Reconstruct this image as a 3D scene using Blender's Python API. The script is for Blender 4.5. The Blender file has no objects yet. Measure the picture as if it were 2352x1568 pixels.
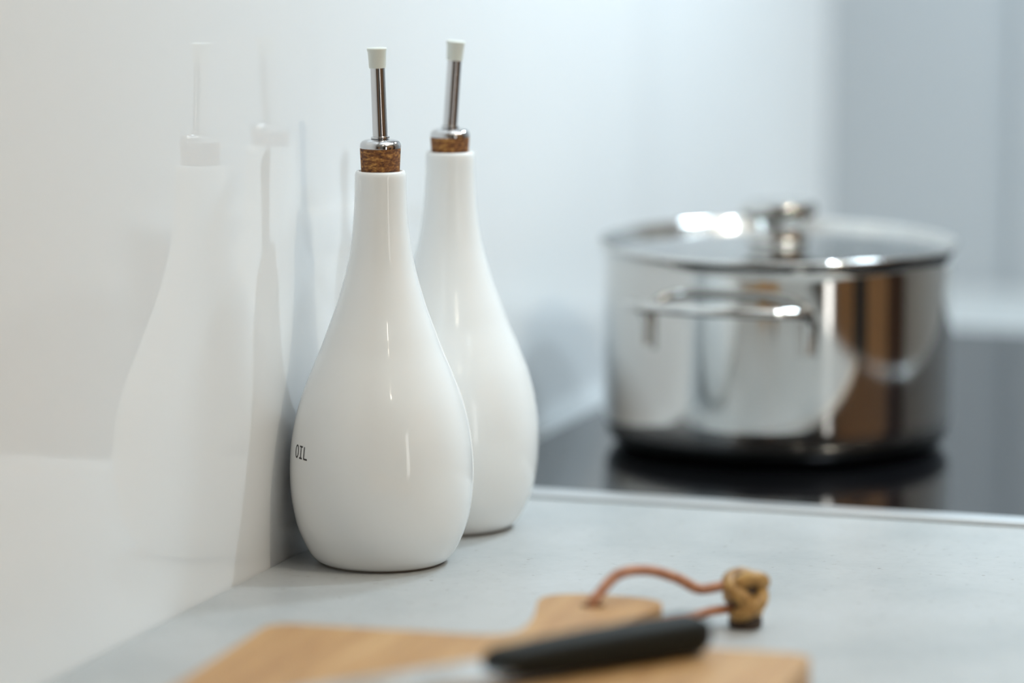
import bpy, bmesh, math, random
from mathutils import Vector, Matrix

random.seed(7)
S = bpy.context.scene
COL = S.collection
PI = math.pi

# ------------------------------------------------------------------ camera
YAW, PITCH = math.radians(18.349), math.radians(8.439)
cam_data = bpy.data.cameras.new('camera')
cam = bpy.data.objects.new('camera', cam_data)
COL.objects.link(cam)
cam.location = (0.8174, -2.0930, 0.4491)
cam.rotation_euler = (PI / 2 - PITCH, 0, YAW)
cam_data.sensor_width = 36.0
cam_data.lens = 147.94
cam_data.clip_start = 0.05
cam_data.dof.use_dof = True
cam_data.dof.focus_distance = 2.245
cam_data.dof.aperture_fstop = 2.45
S.camera = cam

# ------------------------------------------------------------------ world, lights, exposure
W = bpy.data.worlds.new('world')
S.world = W
W.use_nodes = True
W.node_tree.nodes['Background'].inputs[0].default_value = (0.70, 0.82, 1.0, 1)
W.node_tree.nodes['Background'].inputs[1].default_value = 0.6
S.view_settings.view_transform = 'Standard'
S.view_settings.look = 'None'
S.view_settings.gamma = 1.0
S.view_settings.use_curve_mapping = False
S.view_settings.exposure = 0.16
S.cycles.use_denoising = True
S.cycles.max_bounces = 10
S.cycles.caustics_reflective = True
S.cycles.caustics_refractive = True
S.cycles.sample_clamp_indirect = 12.0

CEIL, FLOOR_Z = 2.22, -0.90
ROOM_X, BACK_Y, FRONT_Y = 3.20, 1.1775, -3.60


def lamp(name, loc, power, radius, color):
    d = bpy.data.lights.new(name, 'POINT')
    d.energy = power
    d.shadow_soft_size = radius
    d.color = color
    o = bpy.data.objects.new(name, d)
    COL.objects.link(o)
    o.location = loc
    return o


def area(name, loc, rot, sx, sy, power, color):
    d = bpy.data.lights.new(name, 'AREA')
    d.shape = 'RECTANGLE'
    d.size, d.size_y = sx, sy
    d.energy = power
    d.color = color
    o = bpy.data.objects.new(name, d)
    COL.objects.link(o)
    o.location = loc
    o.rotation_euler = rot
    return o


COOL, WARM = (0.72, 0.89, 1.0), (1.0, 0.915, 0.73)
lamp('spot_lamp', (0.476, 0.288, 0.769), 7.2, 0.014, COOL)          # over the near side of the hob
lamp('spot_lamp', (2.02, -0.80, 2.09), 40, 0.020, WARM)        # beside the camera
for (x, y, p, c) in ((2.35, 0.30, 1.2, WARM), (2.35, -0.55, 1.2, WARM), (2.35, -1.4, 1.2, COOL),
                     (1.45, -1.75, 1.2, WARM), (1.9, -2.6, 1.2, WARM)):
    lamp('spot_lamp', (x, y, 2.12), p * 2.0, 0.022, c)
area('ambient_fill', (1.15, 0.15, 2.2), (0, 0, 0), 2.0, 1.9, 16, (0.83, 0.935, 1.0))  # added soft fill for the ambient light, no real ceiling panel
area('far_wall_fill', (0.40, 0.70, 0.80), (0, 0, 0), 0.13, 0.13, 6.5, (0.68, 0.87, 1.0))       # added fill over the far side of the hob, brightens the far wall
area('window_daylight', (ROOM_X - 0.03, -2.35, 0.1), (0, PI / 2, 0), 1.9, 0.30, 5.0, (1.0, 0.97, 0.90))


# ------------------------------------------------------------------ helpers
def mat(name, base=(0.8, 0.8, 0.8), rough=0.5, metal=0.0, ior=1.5, trans=0.0, coat=0.0):
    m = bpy.data.materials.new(name)
    m.use_nodes = True
    b = m.node_tree.nodes['Principled BSDF']
    b.inputs['Base Color'].default_value = (*base, 1)
    b.inputs['Roughness'].default_value = rough
    b.inputs['Metallic'].default_value = metal
    b.inputs['IOR'].default_value = ior
    b.inputs['Transmission Weight'].default_value = trans
    b.inputs['Coat Weight'].default_value = coat
    b.inputs['Coat Roughness'].default_value = 0.05
    return m


def node(m, kind, **kw):
    n = m.node_tree.nodes.new(kind)
    for k, v in kw.items():
        if k in n.inputs.keys():
            n.inputs[k].default_value = v
        else:
            setattr(n, k, v)
    return n


def link(m, a, ao, b, bi):
    m.node_tree.links.new(a.outputs[ao], b.inputs[bi])


def bsdf(m):
    return m.node_tree.nodes['Principled BSDF']


def ramp(m, stops):
    r = m.node_tree.nodes.new('ShaderNodeValToRGB')
    el = r.color_ramp.elements
    while len(el) < len(stops):
        el.new(0.5)
    for e, (p, c) in zip(el, stops):
        e.position = p
        e.color = (*c, 1)
    return r


def obcoord(m, scale=(1, 1, 1)):
    tc = m.node_tree.nodes.new('ShaderNodeTexCoord')
    mp = m.node_tree.nodes.new('ShaderNodeMapping')
    mp.inputs['Scale'].default_value = scale
    link(m, tc, 'Object', mp, 'Vector')
    return mp


def bump(m, height_node, out, strength, dist):
    b = m.node_tree.nodes.new('ShaderNodeBump')
    b.inputs['Strength'].default_value = strength
    b.inputs['Distance'].default_value = dist
    link(m, height_node, out, b, 'Height')
    link(m, b, 'Normal', bsdf(m), 'Normal')
    return b


def obj(name, bm, m, parent=None, smooth=None):
    me = bpy.data.meshes.new(name)
    bmesh.ops.recalc_face_normals(bm, faces=bm.faces[:])
    bm.to_mesh(me)
    bm.free()
    if m:
        me.materials.append(m)
    o = bpy.data.objects.new(name, me)
    COL.objects.link(o)
    if parent:
        o.parent = parent
    if smooth is not None:
        for p in me.polygons:
            p.use_smooth = True
        if smooth < 179:
            me.set_sharp_from_angle(angle=math.radians(smooth))
    return o


def thing(name, label, cat, loc=(0, 0, 0), rz=0.0, group=None):
    o = bpy.data.objects.new(name, None)
    COL.objects.link(o)
    o.empty_display_size = 0.05
    o.location = loc
    o.rotation_euler = (0, 0, rz)
    o['label'] = label
    o['category'] = cat
    if group:
        o['group'] = group
    return o


def structure(o):
    o['kind'] = 'structure'
    return o


def box(bm, x0, x1, y0, y1, z0, z1, bevel=0.0, seg=2):
    r = bmesh.ops.create_cube(bm, size=1.0)
    for v in r['verts']:
        v.co = Vector(((x0 + x1) / 2 + v.co.x * (x1 - x0), (y0 + y1) / 2 + v.co.y * (y1 - y0),
                       (z0 + z1) / 2 + v.co.z * (z1 - z0)))
    if bevel:
        es = list({e for v in r['verts'] for e in v.link_edges})
        bmesh.ops.bevel(bm, geom=es, offset=bevel, segments=seg, profile=0.5, affect='EDGES')
    return bm


def lathe(bm, prof, n=96, mtx=None, closed=False):
    """prof: (r, z) list; r == 0 makes a pole."""
    rings = []
    for r, z in prof:
        if r < 1e-7:
            rings.append([bm.verts.new((0, 0, z))])
        else:
            rings.append([bm.verts.new((r * math.cos(2 * PI * k / n), r * math.sin(2 * PI * k / n), z)) for k in range(n)])
    pairs = list(zip(rings, rings[1:])) + ([(rings[-1], rings[0])] if closed else [])
    for a, b in pairs:
        for k in range(n):
            j = (k + 1) % n
            if len(a) == 1 and len(b) == 1:
                continue
            if len(a) == 1:
                bm.faces.new((a[0], b[k], b[j]))
            elif len(b) == 1:
                bm.faces.new((a[k], a[j], b[0]))
            else:
                bm.faces.new((a[k], a[j], b[j], b[k]))
    if mtx:
        bmesh.ops.transform(bm, matrix=mtx, verts=bm.verts[:])
    return bm


def catmull(pts, n=8, closed=False):
    P = [Vector(p) for p in pts]
    out = []
    N = len(P)
    segs = N if closed else N - 1
    for i in range(segs):
        if closed:
            p0, p1, p2, p3 = P[(i - 1) % N], P[i], P[(i + 1) % N], P[(i + 2) % N]
        else:
            p0, p1, p2, p3 = P[max(i - 1, 0)], P[i], P[i + 1], P[min(i + 2, N - 1)]
        for k in range(n):
            t = k / n
            out.append(0.5 * ((2 * p1) + (-p0 + p2) * t + (2 * p0 - 5 * p1 + 4 * p2 - p3) * t * t
                              + (-p0 + 3 * p1 - 3 * p2 + p3) * t ** 3))
    if not closed:
        out.append(P[-1])
    return out


def tube(bm, path, rad, n=12, closed=False, flat=1.0):
    P = [Vector(p) for p in path]
    N = len(P)
    rings = []
    ref = None
    for i, p in enumerate(P):
        a = P[(i - 1) % N] if closed else P[max(i - 1, 0)]
        b = P[(i + 1) % N] if closed else P[min(i + 1, N - 1)]
        t = (b - a).normalized()
        if ref is None:
            ref = Vector((0, 0, 1)) if abs(t.z) < 0.9 else Vector((1, 0, 0))
        u = (ref - t * ref.dot(t)).normalized()
        ref = u
        w = t.cross(u)
        r = rad(i / max(N - 1, 1)) if callable(rad) else rad
        rings.append([bm.verts.new(p + (u * math.cos(2 * PI * k / n) * flat + w * math.sin(2 * PI * k / n)) * r) for k in range(n)])
    for i in range(N if closed else N - 1):
        A, B = rings[i], rings[(i + 1) % N]
        for k in range(n):
            j = (k + 1) % n
            bm.faces.new((A[k], A[j], B[j], B[k]))
    if not closed:
        bm.faces.new(rings[0][::-1])
        bm.faces.new(rings[-1])
    return bm


def interp_profile(pts, z):
    for (z0, r0), (z1, r1) in zip(pts, pts[1:]):
        if z0 <= z <= z1:
            return r0 + (r1 - r0) * (z - z0) / (z1 - z0)
    return pts[-1][1]


# ------------------------------------------------------------------ materials
M = {}
# glossy white back-painted glass wall
m = M['splash'] = mat('white_glass_wall', (0.80, 0.80, 0.80), 0.0, ior=1.5)
m = M['plaster'] = mat('grey_plaster', (0.40, 0.41, 0.42), 0.55)
m = M['plaster_beige'] = mat('beige_plaster', (0.22, 0.215, 0.205), 0.6)
m = M['ceiling'] = mat('ceiling_paint', (0.85, 0.85, 0.85), 0.8)
m = M['floor'] = mat('floor_boards', (0.26, 0.245, 0.225), 0.45)

# pale concrete worktop
m = M['concrete'] = mat('pale_concrete', (0.55, 0.57, 0.57), 0.36, ior=1.45)
mp = obcoord(m)
n1 = node(m, 'ShaderNodeTexNoise', Scale=9.0, Detail=8.0, Roughness=0.65)
link(m, mp, 'Vector', n1, 'Vector')
r1 = ramp(m, [(0.30, (0.37, 0.385, 0.385)), (0.55, (0.45, 0.455, 0.45)), (0.75, (0.485, 0.49, 0.49))])
link(m, n1, 'Fac', r1, 'Fac')
n2 = node(m, 'ShaderNodeTexNoise', Scale=170.0, Detail=3.0, Roughness=0.6)
link(m, mp, 'Vector', n2, 'Vector')
r2 = ramp(m, [(0.26, (0.55, 0.52, 0.49)), (0.36, (0.95, 0.95, 0.95)), (0.6, (1, 1, 1))])
link(m, n2, 'Fac', r2, 'Fac')
mx = node(m, 'ShaderNodeMixRGB', blend_type='MULTIPLY', Fac=0.8)
link(m, r1, 'Color', mx, 'Color1')
link(m, r2, 'Color', mx, 'Color2')
n3 = node(m, 'ShaderNodeTexVoronoi', Scale=46.0, Randomness=1.0)
link(m, mp, 'Vector', n3, 'Vector')
r3 = ramp(m, [(0.035, (0.42, 0.36, 0.33)), (0.06, (1, 1, 1)), (1.0, (1, 1, 1))])
link(m, n3, 'Distance', r3, 'Fac')
mx2 = node(m, 'ShaderNodeMixRGB', blend_type='MULTIPLY', Fac=0.75)
link(m, mx, 'Color', mx2, 'Color1')
link(m, r3, 'Color', mx2, 'Color2')
link(m, mx2, 'Color', bsdf(m), 'Base Color')
bump(m, n2, 'Fac', 0.05, 0.0008)

M['ceramic'] = mat('white_glazed_ceramic', (0.87, 0.875, 0.87), 0.06, ior=1.52)
M['foot'] = mat('unglazed_ceramic', (0.30, 0.27, 0.24), 0.8)
M['ink'] = mat('dark_print', (0.012, 0.008, 0.010), 0.45)
M['chrome'] = mat('chrome', (0.60, 0.595, 0.60), 0.06, metal=1.0)
M['steel'] = mat('polished_steel', (0.61, 0.60, 0.58), 0.07, metal=1.0)
M['steel_satin'] = mat('satin_steel', (0.78, 0.78, 0.78), 0.38, metal=1.0)
M['base'] = mat('steel_hob_reflection', (0.075, 0.075, 0.078), 0.28, metal=1.0)  # reflection of the black hob put into the pot bottom's colour
M['blade'] = mat('knife_steel', (0.62, 0.63, 0.63), 0.2, metal=1.0)
M['cap'] = mat('white_plastic', (0.72, 0.74, 0.68), 0.45)
M['glass'] = mat('clear_glass', (0.96, 0.98, 0.97), 0.0, trans=1.0, ior=1.48)
M['hob'] = mat('black_glass_ceramic', (0.005, 0.005, 0.006), 0.045, ior=1.47)
M['black_handle'] = mat('dark_handle', (0.010, 0.011, 0.009), 0.6, ior=1.3)
M['dark'] = mat('dark_leather', (0.05, 0.028, 0.016), 0.6)

# cork
m = M['cork'] = mat('cork', (0.32, 0.15, 0.05), 0.75)
mp = obcoord(m, (1, 1, 2.4))
n1 = node(m, 'ShaderNodeTexNoise', Scale=330.0, Detail=6.0, Roughness=0.7)
link(m, mp, 'Vector', n1, 'Vector')
r1 = ramp(m, [(0.34, (0.035, 0.010, 0.004)), (0.45, (0.15, 0.05, 0.012)), (0.54, (0.29, 0.115, 0.025)), (0.66, (0.62, 0.32, 0.08))])
link(m, n1, 'Fac', r1, 'Fac')
link(m, r1, 'Color', bsdf(m), 'Base Color')
bump(m, n1, 'Fac', 0.6, 0.0012)

# beech board
m = M['beech'] = mat('beech', (0.6, 0.38, 0.19), 0.5)
mp = obcoord(m, (16, 1.2, 16))
n1 = node(m, 'ShaderNodeTexNoise', Scale=5.0, Detail=6.0, Roughness=0.6, Distortion=0.4)
link(m, mp, 'Vector', n1, 'Vector')
r1 = ramp(m, [(0.30, (0.36, 0.175, 0.052)), (0.55, (0.48, 0.265, 0.095)), (0.75, (0.55, 0.33, 0.14))])
link(m, n1, 'Fac', r1, 'Fac')
link(m, r1, 'Color', bsdf(m), 'Base Color')
bump(m, n1, 'Fac', 0.12, 0.001)

# leather
m = M['cord'] = mat('tan_leather', (0.40, 0.17, 0.085), 0.55)
mp = obcoord(m)
n1 = node(m, 'ShaderNodeTexNoise', Scale=220.0, Detail=3.0)
link(m, mp, 'Vector', n1, 'Vector')
r1 = ramp(m, [(0.3, (0.30, 0.11, 0.05)), (0.7, (0.48, 0.22, 0.115))])
link(m, n1, 'Fac', r1, 'Fac')
link(m, r1, 'Color', bsdf(m), 'Base Color')
m = M['knot'] = mat('braided_leather', (0.40, 0.22, 0.06), 0.5)
mp = obcoord(m)
n1 = node(m, 'ShaderNodeTexNoise', Scale=160.0, Detail=3.0)
link(m, mp, 'Vector', n1, 'Vector')
r1 = ramp(m, [(0.3, (0.26, 0.12, 0.03)), (0.7, (0.55, 0.33, 0.10))])
link(m, n1, 'Fac', r1, 'Fac')
link(m, r1, 'Color', bsdf(m), 'Base Color')


def wood(name, dark, light):
    m = mat(name, light, 0.42)
    mp = obcoord(m, (10, 10, 0.8))
    n = node(m, 'ShaderNodeTexNoise', Scale=4.0, Detail=5.0, Distortion=0.5)
    link(m, mp, 'Vector', n, 'Vector')
    r = ramp(m, [(0.3, dark), (0.7, light)])
    link(m, n, 'Fac', r, 'Fac')
    link(m, r, 'Color', bsdf(m), 'Base Color')
    return m


M['oak'] = wood('warm_oak', (0.30, 0.15, 0.065), (0.44, 0.24, 0.11))
M['walnut'] = wood('dark_walnut', (0.045, 0.020, 0.010), (0.10, 0.045, 0.022))
M['graphite'] = mat('graphite_front', (0.035, 0.033, 0.032), 0.35)
M['sand'] = mat('sand_front', (0.20, 0.175, 0.145), 0.5)
M['front'] = mat('white_front', (0.7, 0.71, 0.71), 0.35)

# ------------------------------------------------------------------ room shell
T = 0.12
structure(obj('wall_left', box(bmesh.new(), -T, 0, FRONT_Y - T, BACK_Y + T, FLOOR_Z, CEIL), M['splash']))
structure(obj('wall_back', box(bmesh.new(), 0, ROOM_X + T, BACK_Y, BACK_Y + T, FLOOR_Z, CEIL), M['plaster']))
structure(obj('wall_front', box(bmesh.new(), 0, ROOM_X + T, FRONT_Y - T, FRONT_Y, FLOOR_Z, CEIL), M['plaster_beige']))
bm = bmesh.new()
WY0, WY1, WZ0, WZ1 = -2.55, -2.15, -0.86, 1.06
box(bm, ROOM_X, ROOM_X + T, WY1, BACK_Y, FLOOR_Z, CEIL)
box(bm, ROOM_X, ROOM_X + T, FRONT_Y, WY0, FLOOR_Z, CEIL)
box(bm, ROOM_X, ROOM_X + T, WY0, WY1, WZ1, CEIL)
box(bm, ROOM_X, ROOM_X + T, WY0, WY1, FLOOR_Z, WZ0)
wr = structure(obj('wall_right', bm, M['sand']))
structure(obj('floor', box(bmesh.new(), -T, ROOM_X + T, FRONT_Y - T, BACK_Y + T, FLOOR_Z - 0.1, FLOOR_Z), M['floor']))
structure(obj('ceiling', box(bmesh.new(), -T, ROOM_X + T, FRONT_Y - T, BACK_Y + T, CEIL, CEIL + 0.1), M['ceiling']))
# window frame in the right wall
bm = bmesh.new()
box(bm, ROOM_X - 0.02, ROOM_X + 0.05, WY0 - 0.03, WY0 + 0.02, WZ0 - 0.03, WZ1 + 0.03)
box(bm, ROOM_X - 0.02, ROOM_X + 0.05, WY1 - 0.02, WY1 + 0.03, WZ0 - 0.03, WZ1 + 0.03)
box(bm, ROOM_X - 0.02, ROOM_X + 0.05, WY0 + 0.02, WY1 - 0.02, WZ1 - 0.02, WZ1 + 0.03)
box(bm, ROOM_X - 0.02, ROOM_X + 0.05, WY0 + 0.02, WY1 - 0.02, WZ0 - 0.03, WZ0 + 0.02)
structure(obj('window_1', bm, M['front']))
# full-height cladding panels on the wall opposite the worktop (seen in the pot's steel)
for (y0, y1, z0, z1, k) in ((-1.95, -1.05, FLOOR_Z, 2.2 + FLOOR_Z, 'oak'), (-1.04, -0.45, FLOOR_Z, 0.15, 'graphite'),
                            (-1.04, -0.45, 0.16, 2.2 + FLOOR_Z, 'oak'), (-0.44, 0.40, FLOOR_Z, 2.2 + FLOOR_Z, 'oak'),
                            (0.41, 1.17, FLOOR_Z, 2.2 + FLOOR_Z, 'walnut')):
    obj('panel', box(bmesh.new(), ROOM_X - 0.03, ROOM_X, y0, y1, z0 + 0.001, z1, 0.003, 1), M[k], wr)
for (x0, x1, k) in ((0.12, 0.62, 'walnut'), (0.63, 1.15, 'oak'), (2.55, 3.16, 'graphite')):
    obj('panel', box(bmesh.new(), x0, x1, FRONT_Y, FRONT_Y + 0.03, FLOOR_Z + 0.001, 2.2 + FLOOR_Z, 0.003, 1), M[k], bpy.data.objects['wall_front'])
# vertical joint strip on the end wall
structure(obj('trim_1', box(bmesh.new(), 0.1545, 0.19, BACK_Y - 0.012, BACK_Y, 0.0, CEIL - 0.001), M['plaster']))

# ------------------------------------------------------------------ worktop
CT_X, CT_Y0 = 0.54, -1.25
ct = obj('worktop', box(bmesh.new(), 0.0, CT_X, CT_Y0, BACK_Y, -0.04, 0.0, 0.0015, 1), M['concrete'])
ct['label'] = 'pale grey concrete kitchen worktop running along the glossy white wall'
ct['category'] = 'worktop'

# unseen base cabinet, a plain closed box added to carry the worktop
structure(obj('base_cabinet', box(bmesh.new(), 0.0, CT_X - 0.03, CT_Y0 + 0.02, BACK_Y, FLOOR_Z, -0.0401), M['front']))

# ------------------------------------------------------------------ hob
hob = thing('induction_hob', 'black glass induction hob with slim metal frame under the steel pot', 'hob', (0.0, 0.0, 0.0))
HX0, HX1, HY0, HY1 = 0.012, 0.5385, 0.1965, 0.945
HT = 0.003
bm = bmesh.new()
FW = 0.017
box(bm, HX0, HX1, HY0, HY0 + FW, 0.0, HT, 0.0006, 1)
box(bm, HX0, HX1, HY1 - 0.012, HY1, 0.0, HT, 0.0006, 1)
box(bm, HX0, HX0 + 0.004, HY0 + FW, HY1 - 0.012, 0.0, HT, 0.0006, 1)
box(bm, HX1 - 0.004, HX1, HY0 + FW, HY1 - 0.012, 0.0, HT, 0.0006, 1)
obj('frame', bm, M['steel_satin'], hob)
obj('glass_top', box(bmesh.new(), HX0 + 0.0042, HX1 - 0.0042, HY0 + FW + 0.0002, HY1 - 0.0122, 0.0, HT - 0.0003), M['hob'], hob)

# ------------------------------------------------------------------ bottles
PROF = [(0.0012, 0.0340), (0.0020, 0.0354), (0.0032, 0.0368), (0.0060, 0.0390), (0.0119, 0.0421), (0.0212, 0.0458),
        (0.0347, 0.0485), (0.0485, 0.0494), (0.0621, 0.0488), (0.0755, 0.0468), (0.0892, 0.0432), (0.1026, 0.0381),
        (0.1156, 0.0326), (0.1245, 0.0293), (0.1365, 0.0249), (0.1484, 0.0212), (0.1602, 0.0181), (0.1723, 0.0160),
        (0.1839, 0.0147), (0.1960, 0.01395), (0.2085, 0.0137)]
fine = [(p.x, p.y) for p in catmull([(z, r, 0) for z, r in PROF], 5)]
NECK = 0.2112


def glyphs(bm, stroke_sets, th0, z0, mir=None):
    """letters as thin raised strips wrapped round the body: strokes are (arc metres, height metres) polylines"""
    hw, lift = 0.00042, 0.00012

    def P(a, z):
        r = interp_profile(fine, z0 + z) + lift
        t = th0 + a / 0.0490
        return Vector((r * math.cos(t), r * math.sin(t), z0 + z))
    for pts, closed in stroke_sets:
        n = len(pts)
        L, R = [], []
        for i, (x, y) in enumerate(pts):
            xa, ya = pts[(i - 1) % n] if closed else pts[max(i - 1, 0)]
            xb, yb = pts[(i + 1) % n] if closed else pts[min(i + 1, n - 1)]
            d = Vector((xb - xa, yb - ya)).normalized()
            nx, ny = -d.y * hw, d.x * hw
            L.append(bm.verts.new(P(x + nx, y + ny)))
            R.append(bm.verts.new(P(x - nx, y - ny)))
        for i in range(n if closed else n - 1):
            j = (i + 1) % n
            bm.faces.new((L[i], R[i], R[j], L[j]))
    return bm


def line(x0, y0, x1, y1, n=6):
    return [(x0 + (x1 - x0) * k / n, y0 + (y1 - y0) * k / n) for k in range(n + 1)]


def make_bottle(label, loc, lean, cork_h, group, print_angle=None):
    root = thing('oil_bottle', label, 'bottle', loc, 0.0, group)
    bm = bmesh.new()
    prof = [(0.0, 0.004), (0.026, 0.004), (0.0300, 0.0010)] + [(r, z) for z, r in fine]
    prof += [(0.0135, 0.2100), (0.0130, 0.2109), (0.0122, 0.2112), (0.0114, 0.2108), (0.0109, 0.2098), (0.0108, 0.190), (0.0, 0.189)]
    body = obj('body', lathe(bm, prof, 128), M['ceramic'], root, 60)
    obj('foot_ring', lathe(bmesh.new(), [(0.0290, 0.0), (0.0322, 0.0), (0.0325, 0.0012), (0.0290, 0.0012)], 96, closed=True), M['foot'], root, 40)['label'] = 'dark unglazed foot ring'
    if print_angle is not None:
        ss = []
        O = [(0.00195 + 0.00175 * math.cos(2 * PI * k / 24), 0.0034 + 0.0032 * math.sin(2 * PI * k / 24)) for k in range(24)]
        ss.append((O, True))
        x = 0.0049
        ss += [(line(x + 0.0002, 0.0003, x + 0.0034, 0.0003), False), (line(x + 0.0002, 0.0065, x + 0.0034, 0.0065), False),
               (line(x + 0.0018, 0.0003, x + 0.0018, 0.0065), False)]
        x = 0.0097
        ss += [(line(x + 0.0004, 0.0002, x + 0.0004, 0.0067), False), (line(x + 0.0004, 0.0003, x + 0.0036, 0.0003), False)]
        obj('lettering', glyphs(bmesh.new(), ss, print_angle, 0.0602), M['ink'], body)['label'] = 'dark printed letters reading OIL'
    top = NECK + cork_h
    c = lathe(bmesh.new(), [(0.0, 0.200), (0.0098, 0.200), (0.0103, NECK), (0.01085, top - 0.0008), (0.0108, top), (0.0, top)], 64)
    obj('cork', c, M['cork'], root, 50)
    # chrome pourer: domed collar on the cork
    k = [(0.0, top), (0.0109, top), (0.0110, top + 0.0010), (0.0107, top + 0.0024), (0.0098, top + 0.0036), (0.0082, top + 0.0043),
         (0.0055, top + 0.0047), (0.0, top + 0.0048)]
    col = obj('collar', lathe(bmesh.new(), k, 64), M['chrome'], root, 50)
    # tilted pouring tube with bead ring and plastic cap
    base = Vector((0, 0, top + 0.0044))
    axis = Vector(lean).normalized()
    mt = Matrix.Translation(base) @ axis.to_track_quat('Z', 'Y').to_matrix().to_4x4()
    L = 0.0390
    tb = obj('spout', lathe(bmesh.new(), [(0.0, -0.001), (0.0040, -0.001), (0.0040, 0.0004), (0.0049, 0.0006), (0.0051, 0.0011), (0.0049, 0.0016),
                                          (0.0040, 0.0019), (0.0039, L), (0.0, L)], 48, mt), M['chrome'], root, 45)
    Lc = L - 0.0010
    obj('spout_cap', lathe(bmesh.new(), [(0.0040, Lc), (0.00445, Lc), (0.00455, Lc + 0.0005), (0.00490, Lc + 0.0085), (0.0053, Lc + 0.0094), (0.0053, Lc + 0.0103),
                                         (0.0049, Lc + 0.0107), (0.0, Lc + 0.0107)], 48, mt), M['cap'], root, 40)
    return root


IR = Vector((math.cos(YAW), math.sin(YAW), 0))
# the print faces the glossy wall and the viewer's left
cam_dir = math.atan2(cam.location.y + 0.0056, cam.location.x - 0.0518)
make_bottle('front white glazed bottle reading OIL, nearer the viewer, with tall strip of cork showing', (0.0516, -0.0058, 0.0),
            IR * -0.034 + Vector((0, 0, 1)), 0.0120, 'white oil bottles beside the glossy wall', cam_dir - math.radians(69.5))
make_bottle('rear white glazed bottle half hidden behind the front one, cork pushed in deeper', (0.0535, 0.1010, 0.0),
            IR * 0.070 + Vector((0, 0, 1)), 0.0080, 'white oil bottles beside the glossy wall')

# ------------------------------------------------------------------ cooking pot and lid
PX, PY = 0.1606, 0.4110
pot = thing('cooking_pot', 'polished stainless steel cooking pot standing on the black hob', 'pot', (PX, PY, HT - 0.0003))
RO = 0.1080
prof = [(0.0, 0.0036), (0.0965, 0.0036), (0.1000, 0.0055), (0.1050, 0.0100), (0.1069, 0.0134), (0.1077, 0.0180), (RO, 0.024),
        (RO, 0.1140), (0.1083, 0.1185), (0.1093, 0.1215), (0.1106, 0.1231), (0.1117, 0.1239), (0.1122, 0.1249), (0.1122, 0.1258), (0.1117, 0.1267),
        (0.1108, 0.1271), (0.1097, 0.1268), (0.1086, 0.1253), (0.1077, 0.1228), (0.1067, 0.1190), (0.1062, 0.114), (0.1062, 0.024), (0.1050, 0.012), (0.098, 0.0042), (0.0, 0.0040)]
obj('body', lathe(bmesh.new(), prof, 160), M['steel'], pot, 40)
obj('base_disc', lathe(bmesh.new(), [(0.0, 0.0), (0.0960, 0.0), (0.0985, 0.0010), (0.1010, 0.0028), (0.1035, 0.0054), (0.1056, 0.0088), (0.1069, 0.0122), (0.1067, 0.0129), (0.1045, 0.0100), (0.0990, 0.0058), (0.0960, 0.0034), (0.0, 0.0034)], 160), M['base'], pot, 40)['label'] = 'rounded bottom of the pot, hob reflection painted dark'


def pot_pt(a, r, z):
    return Vector((r * math.cos(a), r * math.sin(a), z))


def pot_handle(ac):
    h = math.radians(28)
    pts = [pot_pt(ac - h, RO + 0.003, 0.072), pot_pt(ac - h, RO + 0.003, 0.080), pot_pt(ac - h, RO + 0.0035, 0.088), pot_pt(ac - h, RO + 0.0060, 0.0945),
           pot_pt(ac - h * 0.97, RO + 0.013, 0.0972), pot_pt(ac - h * 0.86, RO + 0.022, 0.0985), pot_pt(ac - h * 0.60, RO + 0.0285, 0.0995), pot_pt(ac - h * 0.3, RO + 0.031, 0.100)]
    mirror = [pot_pt(2 * ac - math.atan2(p.y, p.x), math.hypot(p.x, p.y), p.z) for p in pts]
    path = catmull(pts + [pot_pt(ac, RO + 0.0315, 0.100)] + mirror[::-1], 6)
    o = obj('handle', tube(bmesh.new(), path, 0.0031, 14), M['steel'], pot, 60)
    for s in (-1, 1):
        bm = bmesh.new()
        n = 6
        rows = []
        for lift in (0.0, 0.0022):
            g = []
            for i in range(n + 1):
                a = ac + s * h + (i / n - 0.5) * 0.115
                for z in (0.0695, 0.090):
                    g.append(bm.verts.new(pot_pt(a, RO - 0.0002 + lift, z)))
            rows.append(g)
        lo, hi = rows
        for i in range(n):
            a, b, c, d = 2 * i, 2 * i + 1, 2 * i + 3, 2 * i + 2
            bm.faces.new((hi[a], hi[b], hi[c], hi[d]))
            bm.faces.new((lo[a], lo[d], lo[c], lo[b]))
            bm.faces.new((lo[a], hi[a], hi[d], lo[d]))
            bm.faces.new((lo[b], lo[c], hi[c], hi[b]))
        bm.faces.new((lo[0], lo[1], hi[1], hi[0]))
        bm.faces.new((lo[-2], hi[-2], hi[-1], lo[-1]))
        obj('mounting_plate', bm, M['steel'], o, 40)


AC = math.radians(-75.4 - 18.5)
pot_handle(AC)
pot_handle(AC + PI)

lid = thing('pot_lid', 'clear glass lid with steel rim and round steel knob, resting on the pot', 'lid', (PX, PY, HT - 0.0003))
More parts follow.
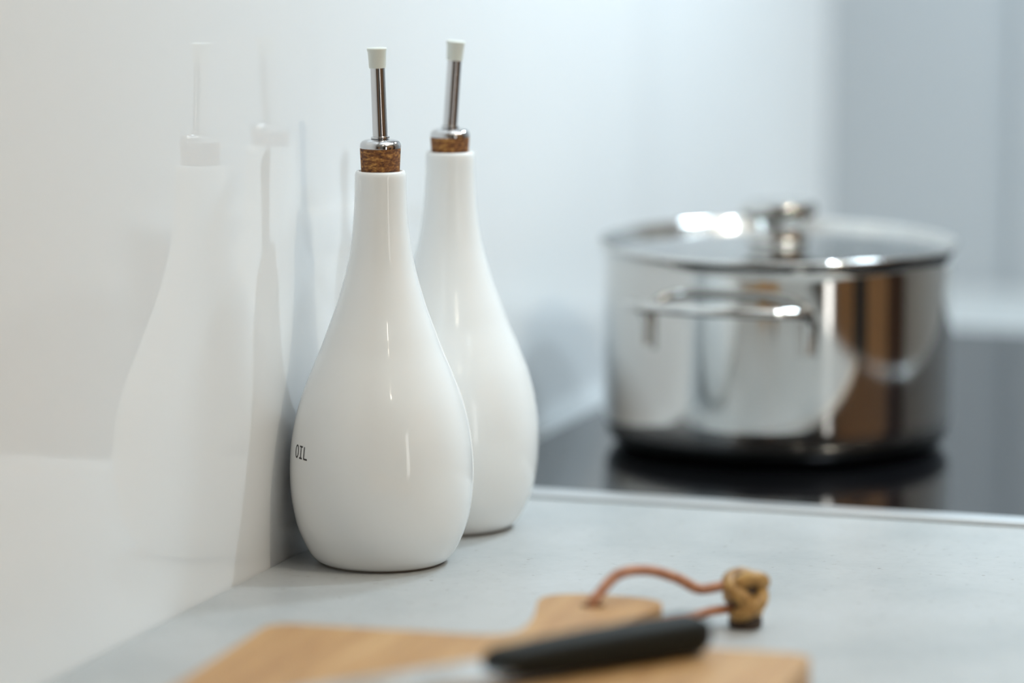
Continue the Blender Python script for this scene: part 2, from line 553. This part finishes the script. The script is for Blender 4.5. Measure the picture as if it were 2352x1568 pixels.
# steel band sits inside the flared rim, glass slightly domed
obj('rim_band', lathe(bmesh.new(), [(0.0990, 0.1150), (0.1052, 0.1150), (0.1056, 0.1165), (0.1060, 0.1195), (0.1072, 0.1215), (0.1070, 0.1226), (0.1054, 0.1234),
                                    (0.1038, 0.1234), (0.1028, 0.1222), (0.1022, 0.1195), (0.0990, 0.1185)], 160, closed=True), M['steel'], lid, 40)
GZ, GR, SAG = 0.1216, 0.1026, 0.0045
g = [(GR * (1 - k / 12), GZ + SAG * (1 - (1 - k / 12) ** 2)) for k in range(13)]
low = [(r, z - 0.0030) for r, z in g][::-1]
obj('glass', lathe(bmesh.new(), low + g, 128), M['glass'], lid, 50)
kz = GZ + SAG - 0.0004
kn = obj('knob', lathe(bmesh.new(), [(0.0, kz), (0.0195, kz), (0.0200, kz + 0.0010), (0.0186, kz + 0.0030), (0.0180, kz + 0.0085), (0.0184, kz + 0.0145), (0.0, kz + 0.0145)], 80), M['steel'], lid, 40)
ct_ = kz + 0.0145
obj('knob_cap', lathe(bmesh.new(), [(0.0, ct_), (0.0190, ct_), (0.0226, ct_ + 0.0020), (0.0240, ct_ + 0.0045), (0.0239, ct_ + 0.0075), (0.0228, ct_ + 0.0097),
                                    (0.0205, ct_ + 0.0106), (0.0180, ct_ + 0.0100), (0.0, ct_ + 0.0085)], 80), M['steel'], kn, 40)

# ------------------------------------------------------------------ cutting board with leather loop
BT = 0.020
bd = thing('cutting_board', 'light wooden cutting board with short handle and knotted leather loop', 'cutting board', (0.2182, -0.2472, 0.0), math.radians(3.2))
# outline in the board's own frame: far edge at y = 0, handle towards +y
HWD, BL = 0.1325, 0.40


def arc(cx, cy, r, a0, a1, n=8):
    return [(cx + r * math.cos(math.radians(a0 + (a1 - a0) * k / n)), cy + r * math.sin(math.radians(a0 + (a1 - a0) * k / n))) for k in range(n + 1)]


CR, HAX = 0.012, 0.0085                       # corner radius, axis of the handle
side = catmull([(0.0400, 0.0, 0), (0.0300, 0.0022, 0), (0.0235, 0.0085, 0), (0.0212, 0.0190, 0), (0.0225, 0.0420, 0), (0.0275, 0.0680, 0), (0.0305, 0.0840, 0),
                (0.0290, 0.0945, 0), (0.0215, 0.1010, 0), (0.0100, 0.1040, 0)], 4)
side = [(p.x, p.y) for p in side]
outline = arc(HWD - CR, -BL + CR, CR, -90, 0) + arc(HWD - CR, -CR, CR, 0, 90) + [(HAX + x, y) for x, y in side]
outline += [(HAX - x, y) for x, y in side[::-1]] + arc(-HWD + CR, -CR, CR, 90, 180) + arc(-HWD + CR, -BL + CR, CR, 180, 270)
HOX, HOY = 0.0068, 0.078
hole = [(HOX + 0.0062 * math.cos(2 * PI * k / 20), HOY + 0.0062 * math.sin(2 * PI * k / 20)) for k in range(20)]
bm = bmesh.new()
edges = []
for loop in (outline, hole):
    vs = [bm.verts.new((x, y, 0)) for x, y in loop]
    for i in range(len(vs)):
        edges.append(bm.edges.new((vs[i], vs[(i + 1) % len(vs)])))
bmesh.ops.triangle_fill(bm, use_beauty=True, use_dissolve=False, edges=edges)
for f in list(bm.faces):
    c = f.calc_center_median()
    if math.hypot(c.x - HOX, c.y - HOY) < 0.0058:
        bm.faces.remove(f)
r = bmesh.ops.extrude_face_region(bm, geom=bm.faces[:])
for v in r['geom']:
    if isinstance(v, bmesh.types.BMVert):
        v.co.z += BT
bo = obj('board', bm, M['beech'], bd, 35)
bv = bo.modifiers.new('bevel', 'BEVEL')
bv.width = 0.0022
bv.segments = 3
bv.limit_method = 'ANGLE'
bv.angle_limit = math.radians(50)


def to_board(p):
    a = -bd.rotation_euler.z
    x, y = p[0] - bd.location.x, p[1] - bd.location.y
    return (x * math.cos(a) - y * math.sin(a), x * math.sin(a) + y * math.cos(a), p[2])


KX, KY = 0.2807, -0.1051          # the knot stands on the worktop
loop_up = [(0.2206, -0.1689, 0.006), (0.2206, -0.1689, 0.020), (0.2228, -0.1629, 0.0255), (0.2285, -0.1500, 0.0325), (0.2390, -0.1370, 0.0325), (0.2510, -0.1270, 0.0275),
           (0.2600, -0.1190, 0.0210), (0.2690, -0.1130, 0.0215), (KX - 0.005, KY - 0.002, 0.0230)]
# the other strand leaves through the side of the handle, low down
loop_dn = [(0.2420, -0.1600, 0.0085), (0.2520, -0.1500, 0.0110), (0.2600, -0.1370, 0.0105), (0.2680, -0.1200, 0.0105), (KX - 0.006, KY - 0.004, 0.0100)]
cb = bmesh.new()
tube(cb, catmull([to_board(p) for p in loop_up], 8), 0.0027, 10)
tube(cb, catmull([to_board(p) for p in loop_dn], 8), 0.0024, 10)
cord = obj('hanging_loop', cb, M['cord'], bd, 60)
cord['label'] = 'tan leather cord through the hole in the handle'
kx, ky, _ = to_board((KX, KY, 0))
# woven leather bead: one strand running round a barrel, over and under
turk = []
NP = 220
p_, q_ = 3, 2
for i in range(NP):
    t = 2 * PI * p_ * i / NP
    ph = q_ * t / p_
    rad = 0.0078 + 0.0014 * math.cos(2 * ph + PI / 2) - 0.0028 * (math.sin(ph) ** 4)
    turk.append((kx + rad * math.cos(t), ky + rad * math.sin(t), 0.0165 + 0.0092 * math.sin(ph)))
kb = bmesh.new()
tube(kb, turk, 0.0040, 12, closed=True)
kn_o = obj('knot', kb, M['knot'], cord, 60)
kn_o['label'] = 'yellow-brown braided leather knot'
obj('knot_core', lathe(bmesh.new(), [(0.0, 0.0002), (0.0080, 0.0002), (0.0086, 0.0030), (0.0080, 0.0060), (0.0075, 0.0165), (0.0060, 0.0270), (0.0, 0.0285)], 32,
                       Matrix.Translation((kx, ky, 0))), M['dark'], cord, 50)

# ------------------------------------------------------------------ knife on the board
ka = Vector((0.2292, -0.3512, 0))
kb_ = Vector((0.2995, -0.2530, 0))
kd = (kb_ - ka).normalized()
kn_root = thing('kitchen_knife', 'kitchen knife with thick dark handle lying across the wooden cutting board', 'knife', (ka.x, ka.y, BT + 0.0010), math.atan2(kd.y, kd.x))
KL = (kb_ - ka).length
bm = bmesh.new()
rings = []
NS, NR = 22, 20
for i in range(NS + 1):
    t = i / NS
    x = t * KL
    w = 0.0088 + 0.0022 * t + 0.0008 * math.sin(PI * t)
    h = 0.0072 + 0.0018 * t + 0.0010 * math.sin(PI * t)
    e = min(t / 0.03, 1.0) ** 0.5 * min((1 - t) / 0.02, 1.0) ** 0.4
    e = max(e, 0.72)
    ring = []
    for k in range(NR):
        a = 2 * PI * k / NR
        cx_, sx_ = math.cos(a), math.sin(a)
        pw = 0.62
        ring.append(bm.verts.new((x, math.copysign(abs(cx_) ** pw, cx_) * w * e, 0.0090 + math.copysign(abs(sx_) ** pw, sx_) * h * e)))
    rings.append(ring)
for a, b in zip(rings, rings[1:]):
    for k in range(NR):
        j = (k + 1) % NR
        bm.faces.new((a[k], a[j], b[j], b[k]))
bm.faces.new(rings[0][::-1])
bm.faces.new(rings[-1])
obj('handle', bm, M['black_handle'], kn_root, 50)
bm = bmesh.new()
# blade: spine towards the far side, edge towards the viewer, pointed tip
N = 18
top, bot = [], []
for i in range(N + 1):
    t = i / N
    x = -0.001 - 0.165 * t
    ys = 0.010 - 0.010 * t ** 3
    ye = -0.022 * (1 - t ** 2.6) + 0.0002
    top.append((bm.verts.new((x, ys, 0.0102)), bm.verts.new((x, ys, 0.0078))))
    bot.append((bm.verts.new((x, ye, 0.0092)), bm.verts.new((x, ye, 0.0088))))
for i in range(N):
    (a, a2), (b, b2) = top[i], top[i + 1]
    (c, c2), (d, d2) = bot[i], bot[i + 1]
    bm.faces.new((a, b, d, c))
    bm.faces.new((a2, c2, d2, b2))
    bm.faces.new((a, a2, b2, b))
    bm.faces.new((c, d, d2, c2))
bm.faces.new((top[0][0], bot[0][0], bot[0][1], top[0][1]))
bm.faces.new((top[N][0], top[N][1], bot[N][1], bot[N][0]))
obj('blade', bm, M['blade'], kn_root, 30)
